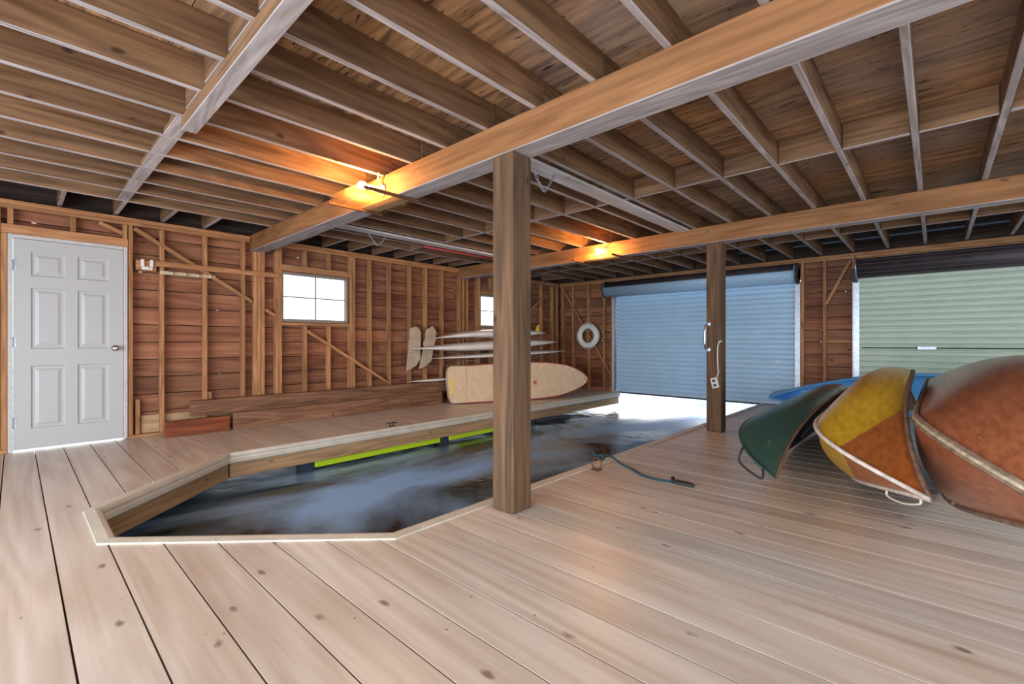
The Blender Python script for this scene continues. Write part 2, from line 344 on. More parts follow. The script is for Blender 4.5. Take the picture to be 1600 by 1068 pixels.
# ------------------------------------------------------------------ floor
bm = bmesh.new(); P0 = .133; PW = .197; g = .0035
def slab(bm, pts, z0=-.038, z1=0):
    A = [bm.verts.new((x, y, z1)) for x, y in pts]; B = [bm.verts.new((x, y, z0)) for x, y in pts]
    bm.faces.new(A); bm.faces.new(B[::-1]); n = len(A)
    for i in range(n): bm.faces.new((A[i], B[i], B[(i+1) % n], A[(i+1) % n]))
k = -17
while True:
    y0 = P0+k*PW+g; y1 = P0+(k+1)*PW-g; k += 1
    if y1 < YB: continue
    if y0 > YF-.02: break
    y1 = min(y1, YF-.02)
    if y1 <= .35 or False:
        slab(bm, [(XL-.06, y0), (XR, y0), (XR, y1), (XL-.06, y1)])
    else:
        a0 = max(y0, .35)
        if y0 < .35: slab(bm, [(XL-.06, y0), (XR, y0), (XR, .35), (XL-.06, .35)])
        def brk(f, ends):
            ys = [a0]+[q for q in ends if a0 < q < y1]+[y1]; return [(f(q), q) for q in ys]
        Lp = brk(xl, [1.36]); Rp = brk(xr, [1.40])
        slab(bm, [(XL-.06, a0)]+Lp+[(XL-.06, y1)])
        slab(bm, Rp[:1]+[(XR, a0), (XR, y1)]+Rp[1:][::-1])
floor = bmobj('floor', bm, wood('floor', 0), center=False); tag(floor, kind='structure')
# framing under the deck keeps the gaps dark
bm = bmesh.new()
slab(bm, [(XL, YB), (XR, YB), (XR, .30), (XL, .30)], -.23, -.042)
slab(bm, [(XL, .30), (-3.90, .30), (slipL-.05, 1.34), (slipL-.05, YF-.05), (slipL-.10, YF-.05), (slipL-.10, 1.42), (-5.2, 1.42), (XL, 1.42)], -.23, -.042)
slab(bm, [(slipL-.10, 1.42), (slipL-.10, YF-.05), (XL, YF-.05), (XL, 1.42)], -.09, -.042)
slab(bm, [(-3.17, .30), (XR, .30), (XR, YF-.05), (slipR+.05, YF-.05), (slipR+.05, 1.38)], -.23, -.042)
o = bmobj('subframe', bm, wood('old', 0), floor)
# fascia boards around the slip
zt_, zb_ = -.01, -.227
def fascia(p, q, nrm):
    p = Vector((*p, 0)); q = Vector((*q, 0)); n_ = Vector((*nrm, 0)).normalized()*-.022
    mid = Vector((0, 0, (zt_+zb_)/2))
    bar('fascia_board', p+n_+mid, q+n_+mid, zt_-zb_, .04, 'fascia', floor, side=(*nrm, 0))
fascia((slipL, 1.37), (slipL, 4.9), (1, 0)); fascia((slipL, 4.905), (slipL, 8.55), (1, 0))
fascia((-3.86, .36), (slipL, 1.36), (1, 1)); fascia((-3.85, .35), (-3.22, .35), (0, 1))
fascia((-3.22, .35), (-2.17, 1.40), (-1, 1)); fascia((slipR, 1.40), (slipR, 8.55), (-1, 0))
# vinyl bumper edging swept along the slip edge
path = [(slipL, 8.57), (slipL, 1.36), (-3.85, .35), (-3.22, .35), (slipR, 1.40), (slipR, 8.57)]
prof = [(-.062, .0), (-.062, .009), (-.01, .013), (.010, .010), (.020, -.002), (.022, -.018), (.016, -.032), (.020, -.05), (.018, -.080), (.010, -.088), (.0, -.088), (.0, .0)]
def sweep_seg(i):
    p, q = Vector(path[i]), Vector(path[i+1]); d = (q-p).normalized(); inn = Vector((-d.y, d.x))  # towards the water
    def mit(j, here):
        if j == 0 or j == len(path)-1: return d*0+inn
        d0 = (Vector(path[j])-Vector(path[j-1])).normalized(); d1 = (Vector(path[j+1])-Vector(path[j])).normalized()
        n0 = Vector((-d0.y, d0.x)); n1 = Vector((-d1.y, d1.x)); mm = (n0+n1).normalized(); return mm/mm.dot(n0)
    bm = bmesh.new(); R = []
    for base, j in ((p, i), (q, i+1)):
        m_ = mit(j, base); R.append([bm.verts.new((base.x+m_.x*a, base.y+m_.y*a, b)) for a, b in prof])
    n = len(prof)
    for k in range(n): bm.faces.new((R[0][k], R[0][(k+1) % n], R[1][(k+1) % n], R[1][k]))
    bm.faces.new(R[0]); bm.faces.new(R[1][::-1])
    # fastener heads
    Ls = (q-p).length; cnt = max(2, int(Ls/.32))
    for k in range(cnt):
        t = p+d*(Ls*(k+.5)/cnt); c = t-inn*.045
        add_cyl(bm, (c.x, c.y, .008), (c.x, c.y, .0125), .005, 8)
        c = t+inn*.018; e = c+inn*.004
        add_cyl(bm, (c.x, c.y, -.066), (e.x, e.y, -.066), .006, 8)
    return bm
edging = empty('slip_edging', (0, 0, 0), 0, 'cream vinyl bumper edging screwed around the rim of the boat slip', 'edging')
for i in range(len(path)-1): bmobj('bumper_strip', sweep_seg(i), M['vinyl'], edging)

# pilings under the left deck, lime green strips between them
for y in (2.11, 3.96, 5.8):
    bm = bmesh.new(); add_box(bm, (-5.02, y-.07, -1.6), (-4.9, y+.07, -.228), .004)
    o = bmobj('dock_piling', bm, M['pile'])
    tag(o, {2.11: 'dark square piling under the left deck, nearest the angled slip corner', 3.96: 'dark square piling under the left deck, just left of the big wooden post', 5.8: 'dark square piling under the left deck hidden behind the big wooden post'}[y], 'piling', 'pilings under the left deck')
for i, (ya, yb) in enumerate(((2.19, 3.88), (4.04, 5.70))):
    bm = bmesh.new(); add_box(bm, (-5.02, ya, -.298), (-4.885, yb, -.229), .008)
    o = bmobj('lime_strip', bm, M['lime'])
    tag(o, ('lime green strip under the left deck between its first two pilings', 'lime green strip under the left deck running behind the big wooden post')[i], 'float', 'lime strips under the deck')

# ------------------------------------------------------------------ ceiling
bm = bmesh.new()
for i in range(-1, 9):
    for j in range(0, 10):
        x0 = -6.6+j*1.22; y0 = YB+i*1.22-(0 if j % 2 else .3)
        x1 = min(x0+1.215, XR+.1); y1 = min(y0+1.215, 9.0); 
        x0 = max(x0, -6.55)
        if x0 < x1 and y0 < y1: add_box(bm, (x0, y0, ZT), (x1, y1, ZT+.02))
ceiling = bmobj('ceiling', bm, plywood(), center=False); tag(ceiling, kind='structure')
lum('subfloor_cover', (-6.7, YB-.1, ZT+.021), (XR+.2, 9.1, ZT+.06), 'darkblock', ceiling, bev=0)
jx = [-.933+.406*k for k in range(-12, 11)]
TH = .036
for x in jx:
    for (a, b) in ((YB+.05, 2.135), (2.138, 5.618), (5.622, 8.64)):
        jit = random.uniform(-.003, .003)
        a_, b_ = a, b
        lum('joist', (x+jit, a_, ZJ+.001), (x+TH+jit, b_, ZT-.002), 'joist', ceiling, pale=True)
# blocking rows
for i in range(len(jx)-1):
    x0, x1 = jx[i]+TH+.004, jx[i+1]-.004
    if jx[i+1] < 1.6:
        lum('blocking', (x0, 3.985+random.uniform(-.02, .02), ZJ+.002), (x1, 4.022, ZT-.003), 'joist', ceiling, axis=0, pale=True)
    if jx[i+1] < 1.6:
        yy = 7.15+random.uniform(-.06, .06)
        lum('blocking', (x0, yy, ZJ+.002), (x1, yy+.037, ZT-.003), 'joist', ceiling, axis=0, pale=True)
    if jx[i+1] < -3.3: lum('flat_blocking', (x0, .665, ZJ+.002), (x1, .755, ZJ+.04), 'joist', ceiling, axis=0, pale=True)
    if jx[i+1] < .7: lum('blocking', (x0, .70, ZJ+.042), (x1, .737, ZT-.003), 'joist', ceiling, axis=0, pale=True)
# outriggers from the last joist to the left wall
for y in [-.4, .29, .72, 1.13, 1.53, 2.6, 3.0, 3.4, 3.8, 4.2, 4.6, 5.0, 5.35, 6.2, 6.8, 7.4, 8.0]:
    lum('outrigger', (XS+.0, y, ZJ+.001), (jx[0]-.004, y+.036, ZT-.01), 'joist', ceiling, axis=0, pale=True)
# rim siding strips behind the outriggers, dark colour standing in for shade
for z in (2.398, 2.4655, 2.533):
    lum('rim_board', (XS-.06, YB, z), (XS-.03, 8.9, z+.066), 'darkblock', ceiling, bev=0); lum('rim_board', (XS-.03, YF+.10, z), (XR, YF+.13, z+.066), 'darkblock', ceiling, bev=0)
# strapping rail across the near joists
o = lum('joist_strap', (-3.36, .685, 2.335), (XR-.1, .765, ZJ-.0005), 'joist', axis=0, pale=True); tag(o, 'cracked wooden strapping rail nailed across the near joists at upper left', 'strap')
# main beams
def beam(y0, y1, lab):
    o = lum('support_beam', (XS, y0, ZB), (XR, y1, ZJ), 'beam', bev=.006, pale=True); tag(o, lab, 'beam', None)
beam(2.05, 2.225, 'near heavy wooden beam resting on the big foreground post')
beam(5.54, 5.70, 'far wooden beam resting on the post with the metal handle')
# posts
def post(x1, y0, y1, w_, lab):
    bm = bmesh.new(); add_box(bm, (x1-w_, y0, 0.0), (x1, y1, ZB), .008)
    o = bmobj('support_post', bm, wood('post', 2)); tag(o, lab, 'post')
post(-1.885, 2.049, 2.226, .176, 'large square wooden post in the foreground beside the boat slip')
post(-1.821, 5.539, 5.699, .17, 'farther wooden post with a metal handle, in front of the blue roller door')

# ------------------------------------------------------------------ left wall
def siding(name, fixed, axis, lo, hi, z0, z1, holes, outer, parent=None):
    """horizontal boards .195 high in plane axis=fixed; holes = [(a0,a1,z0,z1)]"""
    bm = bmesh.new(); bk = bmesh.new(); z = z0; i = 0
    while z < z1-.01:
        zt = min(z+.192, z1)
        cuts = [(lo, hi)]
        for (a0, a1, h0, h1) in holes:
            if zt > h0+.001 and z < h1-.001:
                # split vertically as well
                if z < h0 or zt > h1:
                    for (q0, q1) in ((z, h0), (h1, zt)):
                        if q1-q0 > .004: cuts.append((a0, a1, q0, q1))
                nc = []
                for c in cuts:
                    if len(c) == 4: nc.append(c); continue
                    if c[1] <= a0 or c[0] >= a1: nc.append(c)
                    else:
                        if c[0] < a0: nc.append((c[0], a0))
                        if c[1] > a1: nc.append((a1, c[1]))
                cuts = nc
        # random butt joints
        fin = []
        for c in cuts:
            if len(c) == 4: fin.append(c); continue
            a = c[0]
            while a < c[1]-.01:
                b = min(a+random.uniform(1.6, 3.6), c[1])
                if c[1]-b < .5: b = c[1]
                fin.append((a, b, z, zt)); a = b
        for (a, b, q0, q1) in fin:
            d = random.uniform(0, .004)*outer
            gp = random.uniform(a, b-.05) if b-a > .4 and random.random() < .3 else None
            for (s0, s1) in (((a-.002, gp), (gp+random.uniform(.01, .035), b+.002)) if gp else ((a-.002, b+.002),)):
                if axis == 0: add_box(bk, (fixed+outer*.0265, s0, q0-.004), (fixed+outer*.034, s1, q1+.004))
                else: add_box(bk, (s0, fixed+outer*.0265, q0-.004), (s1, fixed+outer*.034, q1+.004))
            if axis == 0: add_box(bm, (fixed+d, a+.001, q0+.003), (fixed+outer*.022+d, b-.001, q1-.003))
            else: add_box(bm, (a+.001, fixed+d, q0+.003), (b-.001, fixed+outer*.022+d, q1-.003))
        z += .195; i += 1
    o = bmobj(name, bm, wood('siding', 1 if axis == 0 else 0), parent, center=False)
    bmobj('sheathing', bk, wood('darkblock', 1 if axis == 0 else 0), o, center=False); return o
D0, D1, DT = -.045, .83, 2.075          # door rough opening
W1 = (2.42, 3.37, 1.32, 2.0); W2 = (6.06, 7.06, 1.33, 1.97)
wl = siding('wall_left', XS, 0, YB, 8.75, -.12, 2.396, [(D0, D1, -.13, DT), W1, W2], -1); tag(wl, kind='structure')
def LS(name, y0, y1, z0, z1, dx=.0, axis=None, kind='stud', xin=None):
    return lum(name, (XS+.004, y0, z0), ((XL if xin is None else xin)+dx, y1, z1), kind, wl, axis=axis)
PL = 2.315
for a, b in ((YB, 2.04), (2.235, 5.53), (5.71, 8.58)):
    LS('top_plate', a, b, PL, PL+.038); LS('top_plate', a, b, PL+.039, 2.395, dx=.004)
LS('sill_plate', D1+.002, 8.6, 0.001, .036); LS('sill_plate', YB, D0-.002, 0.001, .036)
studs = [-3, -2.6, -2.2, -1.8, -1.4, -1.0, -.6, -.25, 1.113, 1.531, 1.943, 2.08, 2.125, 2.172, 2.345, 2.385, 3.395, 3.44, 3.715, 4.06, 4.45, 4.77, 5.13, 5.54, 5.62, 5.72, 5.985, 6.01, 7.1, 7.14, 7.46, 7.93, 8.33, 8.50]
last = -9
for y in studs:
    y = max(y, last+.041); last = y
    zt2 = PL-.001
    if 2.03 < y < 2.215: zt2 = ZB-.001
    if 5.5 < y < 5.70: zt2 = ZB-.001
    LS('stud', y, y+.04, .037, zt2)
# door trimmers, header
LS('stud', .838, .876, .037, PL-.001); LS('stud', .797+.0, .836, .037, DT); LS('stud', D0-.08, D0-.042, .037, PL-.001); LS('stud', D0-.04, D0-.002, .037, DT)
LS('header', D0-.04, D1+.005, DT+.002, DT+.09)
for y in (-.045, .385, .79): LS('cripple_stud', y, y+.04, DT+.092, PL-.001)
# window 1 framing
LS('header', 2.426, 3.394, 2.005, 2.09); LS('window_sill_plate', 2.426, 3.394, 1.275, 1.315)
for y in (2.72, 3.06):
    LS('cripple_stud', y, y+.04, 2.092, PL-.001); LS('cripple_stud', y, y+.04, .037, 1.274)
LS('header', 6.052, 7.098, 1.975, 2.06); LS('window_sill_plate', 6.052, 7.098, 1.285, 1.325)
for y in (6.35, 6.75):
    LS('cripple_stud', y, y+.04, 2.062, PL-.001); LS('cripple_stud', y, y+.04, .037, 1.284)
# let-in diagonal braces (flat boards behind the stud faces)
def brace(p, q, parent, axis, fixed, wd=.04, dd=.05):
    if axis == 0: bar('diagonal_brace', (fixed, p[0], p[1]), (fixed, q[0], q[1]), wd, dd, 'stud', parent, side=(1, 0, 0))
    else: bar('diagonal_brace', (p[0], fixed, p[1]), (q[0], fixed, q[1]), wd, dd, 'stud', parent, side=(0, 1, 0))
brace((.60, 2.30), (.80, 2.22), wl, 0, XL-.045)
brace((.885, 2.29), (2.07, 1.56), wl, 0, XL-.02)
brace((2.22, 1.47), (2.34, 1.40), wl, 0, XL-.02)
brace((2.765, 1.20), (4.055, .40), wl, 0, XL-.02)
brace((7.35, 1.62), (8.0, 2.02), wl, 0, XL-.03)
LS('cripple_stud', .90, .94, .037, .42, xin=XL-.03); LS('cripple_stud', 1.575, 1.62, .25, .45, xin=XL-.02)
LS('skirt_board', .95, 2.0, .037, .23, kind='fascia', xin=XS+.03)

# window frames and panes
def window(n, Wn):
    y0, y1, z0, z1 = Wn
    t = empty('window_%d' % n, (XL-.04, (y0+y1)/2, z0)); tag(t, kind='structure')
    def bx(name, a, b, mat): 
        bm = bmesh.new(); add_box(bm, (a[0]+.04-XL, a[1]-(y0+y1)/2, a[2]-z0), (b[0]+.04-XL, b[1]-(y0+y1)/2, b[2]-z0), .003 if name != 'window_pane' else 0)
        return bmobj(name, bm, mat, t)
    f = M['winframe']; x0, x1 = XS+.005, XL-.01
    bx('window_frame', (x0, y0+.001, z0+.001), (x1, y0+.03, z1-.001), f); bx('window_frame', (x0, y1-.03, z0+.001), (x1, y1-.001, z1-.001), f)
    bx('window_frame', (x0, y0+.031, z0+.001), (x1, y1-.031, z0+.045), f); bx('window_frame', (x0, y0+.031, z1-.035), (x1, y1-.031, z1-.001), f)
    ym = (y0+y1)/2; zm = (z0+z1)/2+.005
    bx('window_muntin', (x0+.03, ym-.008, z0+.046), (x0+.05, ym+.008, z1-.036), f); 
    bx('window_muntin', (x0+.03, y0+.031, zm-.008), (x0+.05, ym-.009, zm+.008), f); bx('window_muntin', (x0+.03, ym+.009, zm-.008), (x0+.05, y1-.031, zm+.008), f)
    bx('window_pane', (x0+.02, y0+.031, z0+.046), (x0+.024, y1-.031, z1-.036), M['glass'])
window(1, W1); window(2, W2)

# entry door: six raised panels
dr = empty('door_1', (XL-.02, .39, 0)); tag(dr, kind='structure')
def dbox(name, a, b, mat, bev=.003):
    bm = bmesh.new(); add_box(bm, (a[0], a[1]-.39, a[2]), (b[0], b[1]-.39, b[2]), bev); return bmobj(name, bm, mat, dr)
dbox('door_jamb', (-.07, D0+.001, .012), (.03, D0+.035, DT-.001), M['jamb']); dbox('door_jamb', (-.07, D1-.035, .012), (.03, D1-.001, DT-.001), M['jamb'])
dbox('door_jamb', (-.07, D0+.036, DT-.036), (.03, D1-.036, DT-.001), M['jamb'])
da, db, dz0, dz1 = D0+.038, D1-.038, .022, DT-.039
def door_slab():
    bm = bmesh.new()
    w_ = db-da; h_ = dz1-dz0; cols = [(.115, .355), (w_-.355, w_-.115)]; rows = [(.19, .80), (.96, 1.555), (1.665, 1.90)]
    ys = sorted({0, w_, *[c for p in cols for c in p]}); zs = sorted({0, h_, *[c for p in rows for c in p]})
    X0 = .02
    def P(y, z, x=X0): return bm.verts.new((x, y+da-.39, z+dz0))
    for i in range(len(ys)-1):
        for j in range(len(zs)-1):
            y0, y1, z0, z1 = ys[i], ys[i+1], zs[j], zs[j+1]
            if (y0, y1) in cols and (z0, z1) in rows:
                lv = [(0, 0), (.012, -.011), (.03, -.011), (.055, -.002), (.058, -.002)]
                prev = [P(y0, z0), P(y1, z0), P(y1, z1), P(y0, z1)]
                for ins, dx in lv[1:]:
                    cur = [P(y0+ins, z0+ins, X0+dx), P(y1-ins, z0+ins, X0+dx), P(y1-ins, z1-ins, X0+dx), P(y0+ins, z1-ins, X0+dx)]
                    for k in range(4): bm.faces.new((prev[k], prev[(k+1) % 4], cur[(k+1) % 4], cur[k]))
                    prev = cur
                bm.faces.new(prev)
            else: bm.faces.new((P(y0, z0), P(y1, z0), P(y1, z1), P(y0, z1)))
    bmesh.ops.remove_doubles(bm, verts=bm.verts, dist=.0005)
    bmesh.ops.recalc_face_normals(bm, faces=bm.faces)
    add_box(bm, (-.02, da-.39, dz0), (X0-.012, db-.39, dz1))
    e = .0
    for (a, b) in (((X0-.012, 0, 0), (X0, .001, h_)), ((X0-.012, w_-.001, 0), (X0, w_, h_)), ((X0-.012, 0, 0), (X0, w_, .001)), ((X0-.012, 0, h_-.001), (X0, w_, h_))):
        add_box(bm, (a[0], a[1]+da-.39, a[2]+dz0), (b[0], b[1]+da-.39, b[2]+dz0))
    return bm
bm = door_slab()
me = bpy.data.meshes.new('door_leaf'); bm.to_mesh(me); bm.free(); leaf = link('door_leaf', me, M['door'], dr)
bm = bmesh.new(); add_lathe(bm, [(.032, 0), (.032, .006), (.013, .010), (.012, .03), (.024, .038), (.030, .05), (.027, .062), (.012, .068)], (.021, db-.39-.065, .985), 'x', 20)
bmobj('door_knob', bm, M['chrome'], leaf, smooth=True)
for z in (.28, 1.05, 1.78):
    bm = bmesh.new(); add_cyl(bm, (.026, da-.39-.004, z-.05), (.026, da-.39-.004, z+.05), .007, 10); add_box(bm, (.0205, da-.39-.002, z-.05), (.0225, da-.39+.02, z+.05)); bmobj('hinge', bm, M['steel'], leaf)

# horizontal shelf board, hook rail and bracket on the left wall
o = lum('wall_board', (XL+.001, 1.07, 1.895), (XL+.03, 2.385, 1.955), 'old', bev=.003, mat=wood('stud', 1)); tag(o, 'long horizontal board nailed across the studs between door and window', 'board')
hr = empty('hook_rail', (XL, 1.38, 1.83), 0, 'cream painted peg rail on the studs right of the white door', 'hook rail')
bm = bmesh.new(); add_box(bm, (.001, -.27, -.018), (.022, .27, .022), .005); rail_ = bmobj('rail', bm, M['straw'], hr)
for k in range(4): 
    bm = bmesh.new(); y = -.17+k*.125; add_lathe(bm, [(.008, 0), (.008, .03), (.018, .038), (.02, .048), (.012, .058)], (.0205, y, -.005), 'x', 12); reparent(bmobj('peg', bm, M['straw'], hr, smooth=True), rail_)
hb = empty('wall_bracket', (XL, .99, 1.90), 0, 'white plastic U-shaped bracket on the wall right of the door top', 'bracket')
bm = bmesh.new(); add_box(bm, (-.085, -.09, -.06), (-.0, .09, .05), .003); bmobj('backing_block', bm, wood('stud', 1), hb)
bm = bmesh.new()
add_box(bm, (.001, -.05, -.02), (.03, -.02, .06), .005); add_box(bm, (.001, .03, -.02), (.03, .06, .06), .005); add_box(bm, (.001, -.045, -.055), (.03, .055, -.018), .008); add_cyl(bm, (.03, .005, -.035), (.045, .005, -.035), .012, 12)
bmobj('bracket_body', bm, M['white'], hb)

# timbers leaning at the foot of the left wall
def timber(x, ya, yb, z0, z1, kind, lab, slope=0):
    o = lum('timber_plank', (x, ya, z0), (x+.07, yb, z1), kind, bev=.004); tag(o, lab, 'plank'); return o
timber(-6.25, 1.78, 4.95, .001, .20, 'old', 'long dark timber lying on the left deck, the lower of two stacked planks')
timber(-6.27, 1.36, 5.05, .202, .38, 'old', 'long dark timber against the left wall, the upper of two stacked planks')
timber(-6.24, 1.12, 1.74, .001, .175, 'red', 'short reddish plank on the deck at the near end of the long timbers')

# ------------------------------------------------------------------ far wall
YS = YF+.09
OB = (-4.97, -1.65); OG = (-.87, 2.35)
wf = siding('wall_far', YS, 1, -6.51, XR+.13, -.12, 2.396, [(OB[0]-.06, OB[1]+.03, -.13, 2.15), (OG[0]-.0, OG[1]+.06, -.13, 2.15)], 1); tag(wf, kind='structure')
def FS(name, x0, x1, z0, z1, dy=0, yin=None, axis=None, kind='stud'):
    return lum(name, (x0, YS-.004, z0), (x1, (YF if yin is None else yin)+dy, z1), kind, wf, axis=axis)
FS('top_plate', XL+.002, XR, PL, PL+.038); FS('top_plate', XL+.002, XR, PL+.039, 2.395, dy=-.004)
for x in (-6.38, -6.085, -5.67, -5.27, -5.08, -1.60, -1.30, -.93, 2.42, 2.8, 3.2): FS('stud', x, x+.042, .002, PL-.001)
FS('header', OB[0]-.06, OB[1]+.03, 2.152, PL-.001, yin=YF+.03); FS('header', OG[0], OG[1]+.06, 2.152, PL-.001, yin=YF+.03)
brace((-6.33, 2.26), (-5.08, .36), wf, 1, YF+.02); brace((-1.26, 1.64), (-.95, 2.29), wf, 1, YF+.02)
FS('blocking', -1.256, -.932, 1.04, 1.075); FS('stud', -.885, -.872, .002, 2.15)
# unseen walls behind the camera: openings added to let the daylight in
wr = siding('wall_right', XR+.09, 0, YB-.1, 8.7, -.12, ZT, [(-2.2, 5.4, .12, 2.2)], 1); tag(wr, kind='structure')
wb = siding('wall_back', YB-.09, 1, -6.51, XR+.13, -.12, ZT, [(-4.5, 2.1, .12, 2.2)], -1); tag(wb, kind='structure')

# ------------------------------------------------------------------ roller doors
def roller(n, x0, x1, mat, z1, drum_r, drum_z, mats, hood, ztop=None):
    t = empty('door_%d' % n, ((x0+x1)/2, YF, 0)); tag(t, kind='structure'); cx_ = (x0+x1)/2
    bm = bmesh.new(); pitch = .085; z = .052; sec = [(0, .0), (0, .052)]
    pts = [(.0, .004), (-.012, .004), (-.012, .05)]
    while z < z1-.001:
        pts += [(-.016, z), (-.013, z+pitch*.08), (.016, z+pitch*.14), (.016, z+pitch*.26), (-.004, z+pitch*.36), (-.014, z+pitch*.6)]
        z += pitch
    pts = [(a, b) for a, b in pts if b <= z1]+[(-.012, z1)]
    A = [bm.verts.new((x0-cx_+.01, a+.03, b)) for a, b in pts]; B = [bm.verts.new((x1-cx_-.01, a+.03, b)) for a, b in pts]
    for i in range(len(pts)-1): bm.faces.new((A[i], A[i+1], B[i+1], B[i]))
    cur = bmobj('curtain', bm, mat, t, smooth=False)
    sm = cur.modifiers.new('thickness', 'SOLIDIFY'); sm.thickness = .002
    bm = bmesh.new(); add_box(bm, (x0-cx_+.01, .005, -.018), (x1-cx_-.01, .045, .012), .004); bmobj('bottom_bar', bm, M['dark'], t)
    for s, x in ((1, x0), (-1, x1)):
        bm = bmesh.new(); X = x-cx_
        add_box(bm, (X-.045*s, -.012, .03), (X-.0*s, -.004, z1+.06)); add_box(bm, (X+.0*s, -.012, .03), (X+.03*s, .0, z1+.03)); add_box(bm, (X-.05*s, -.05, .03), (X-.045*s, -.004, z1))
        bmobj('guide_track', bm, M['steel'], t)
    return t, cx_
t, cx_ = roller(2, OB[0], OB[1], M['blue_door'], 2.02, .17, 2.15, None, False)
def drum(t, cx_, x0, x1, r, yc, zc, mat_low, split):
    bm = bmesh.new(); n = 40; prof = []
    for k in range(n):
        a = 2*PI*k/n; prof.append((yc+r*math.sin(a), zc+r*math.cos(a)))
    A = [bm.verts.new((x0-cx_, a, b)) for a, b in prof]; B = [bm.verts.new((x1-cx_, a, b)) for a, b in prof]
    for k in range(n): f = bm.faces.new((A[k], A[(k+1) % n], B[(k+1) % n], B[k])); f.smooth = True
    bm.faces.new(A[::-1]); bm.faces.new(B)
    return bmobj('drum', bm, mat_low, t)
drum(t, cx_, OB[0]-.10, OB[1]+.03, .155, -.19, 2.135, M['drumblue'], 0)
bm = bmesh.new()
n = 16; R_ = .158; yc, zc = -.19, 2.135; A = []; B = []
for k in range(n+1):
    a = math.radians(-78+150*k/n); A.append(bm.verts.new((OB[0]-.10-cx_+.03, yc+R_*math.sin(a), zc+R_*math.cos(a)))); B.append(bm.verts.new((OB[1]+.03-cx_-.02, yc+R_*math.sin(a), zc+R_*math.cos(a))))
for k in range(n): f = bm.faces.new((A[k], A[k+1], B[k+1], B[k])); f.smooth = True
o = bmobj('drum_wrap', bm, M['hood'], t); sm = o.modifiers.new('t', 'SOLIDIFY'); sm.thickness = .003; sm.offset = 1
for X in (OB[0]-.115-cx_, OB[1]+.03-cx_):
    bm = bmesh.new(); add_cyl(bm, (X, -.19, 2.135), (X+.018, -.19, 2.135), .172, 28); add_box(bm, (X, -.19, 2.05), (X+.018, -.0, 2.22)); bmobj('drum_bracket', bm, M['dark'], t)
bm = bmesh.new(); add_box(bm, (1.35, -.012, .71), (1.43, .0, .735)); bmobj('warning_sticker', bm, M['white'], t)
t, cx_ = roller(3, OG[0], OG[1], M['green_door'], 2.02, .16, 2.14, None, True)
drum(t, cx_, OG[0]+.03, OG[1]-.0, .14, -.19, 2.125, M['hood'], 0)
bm = bmesh.new()
for k in range(7): a = math.radians(-150+k*26); add_box(bm, (OG[0]+.04-cx_, -.19+.142*math.sin(a)-.003, 2.125+.142*math.cos(a)-.003), (OG[1]-.01-cx_, -.19+.142*math.sin(a)+.003, 2.125+.142*math.cos(a)+.003))
bmobj('drum_rib', bm, M['dark'], t)
bm = bmesh.new(); add_box(bm, (OG[0]-.035-cx_, -.30, 1.94), (OG[0]+.012-cx_, -.002, 2.12), .004); bmobj('drum_bracket', bm, M['black'], t)
tube('bracket_rod', [(OG[0]+.02-cx_, -.33, 1.98), (OG[0]+.01-cx_, -.34, 2.3)], .01, M['steel'], t)
bm = bmesh.new(); add_cyl(bm, (OG[0]+.05-cx_, .008, .965), (OG[1]-.05-cx_, .008, .965), .008, 8); bmobj('lock_bar', bm, M['dark'], t)
bm = bmesh.new(); add_box(bm, (-.93, -.012, .94), (-.73, .012, .99), .004); add_cyl(bm, (-.83, -.03, .965), (-.83, .0, .965), .02, 14); bmobj('lock_latch', bm, M['steel'], t)

# ------------------------------------------------------------------ ceiling fittings
def lamp(x, yb_, lab, two):
    t = empty('beam_lamp', (x, yb_, 2.29), 0, lab, 'lamp')
    bm = bmesh.new(); add_lathe(bm, [(.055, 0), (.055, -.012), (.035, -.022), (.030, -.03), (.022, -.12)], (0.0, -.001, 0), 'y', 20); holder = bmobj('lamp_holder', bm, M['porcelain'], t, smooth=True)
    bm = bmesh.new(); add_lathe(bm, [(.013, -.121), (.014, -.135), (.026, -.16), (.030, -.182), (.024, -.205), (.010, -.215)], (0, 0, 0), 'y', 16); reparent(bmobj('bulb', bm, M['bulb'], t, smooth=True), holder)
    tube('lamp_cord', [(.03, -.012, .03), (.06, -.03, .07), (.09, -.03, .11), (.10, -.008, .122)], .004, M['black'], t)
    tube('lamp_cord', [(-.02, -.012, .04), (.01, -.05, .09), (.05, -.06, .122)], .005, M['offwhite'], t)
def guard(xa, xb, ya, yb_, lab):
    t = empty('lamp_guard', ((xa+xb)/2, ya, ZB-.02), 0, lab, 'lamp guard'); w_ = (xb-xa)/2; L_ = yb_-ya
    for s in (-w_, w_):
        bm = bmesh.new(); add_box(bm, (s-.012, 0, -.004), (s+.012, L_, .018), .002); bmobj('guard_rail', bm, M['rust'], t)
    bm = bmesh.new(); pts = [(-.10+0, .045), (-.03, .012), (.03, .002), (L_*.62, .001), (L_-.02, .001)]
    pts = [(.0, .055), (.04, .02), (.10, .006), (L_*.6, .003), (L_-.02, .003)]
    A = [bm.verts.new((-w_+.014, a, b)) for a, b in pts]; B = [bm.verts.new((w_-.014, a, b)) for a, b in pts]
    for i in range(len(pts)-1): bm.faces.new((A[i], A[i+1], B[i+1], B[i]))
    o = bmobj('guard_sheet', bm, M['sheet'], t, smooth=True); s_ = o.modifiers.new('t', 'SOLIDIFY'); s_.thickness = .002
lamp(-3.34, 2.05, 'lit bare bulb on the near beam, left of the big post', 1); guard(-3.69, -3.12, 1.76, 2.26, 'tin shield with two iron rails under the near beam below the lit bulb')
lamp(-3.36, 5.54, 'lit bare bulb on the far beam, right of the big post', 1); guard(-3.75, -3.12, 5.32, 5.80, 'tin shield with two iron rails under the far beam below the lit bulb')
M_ = None
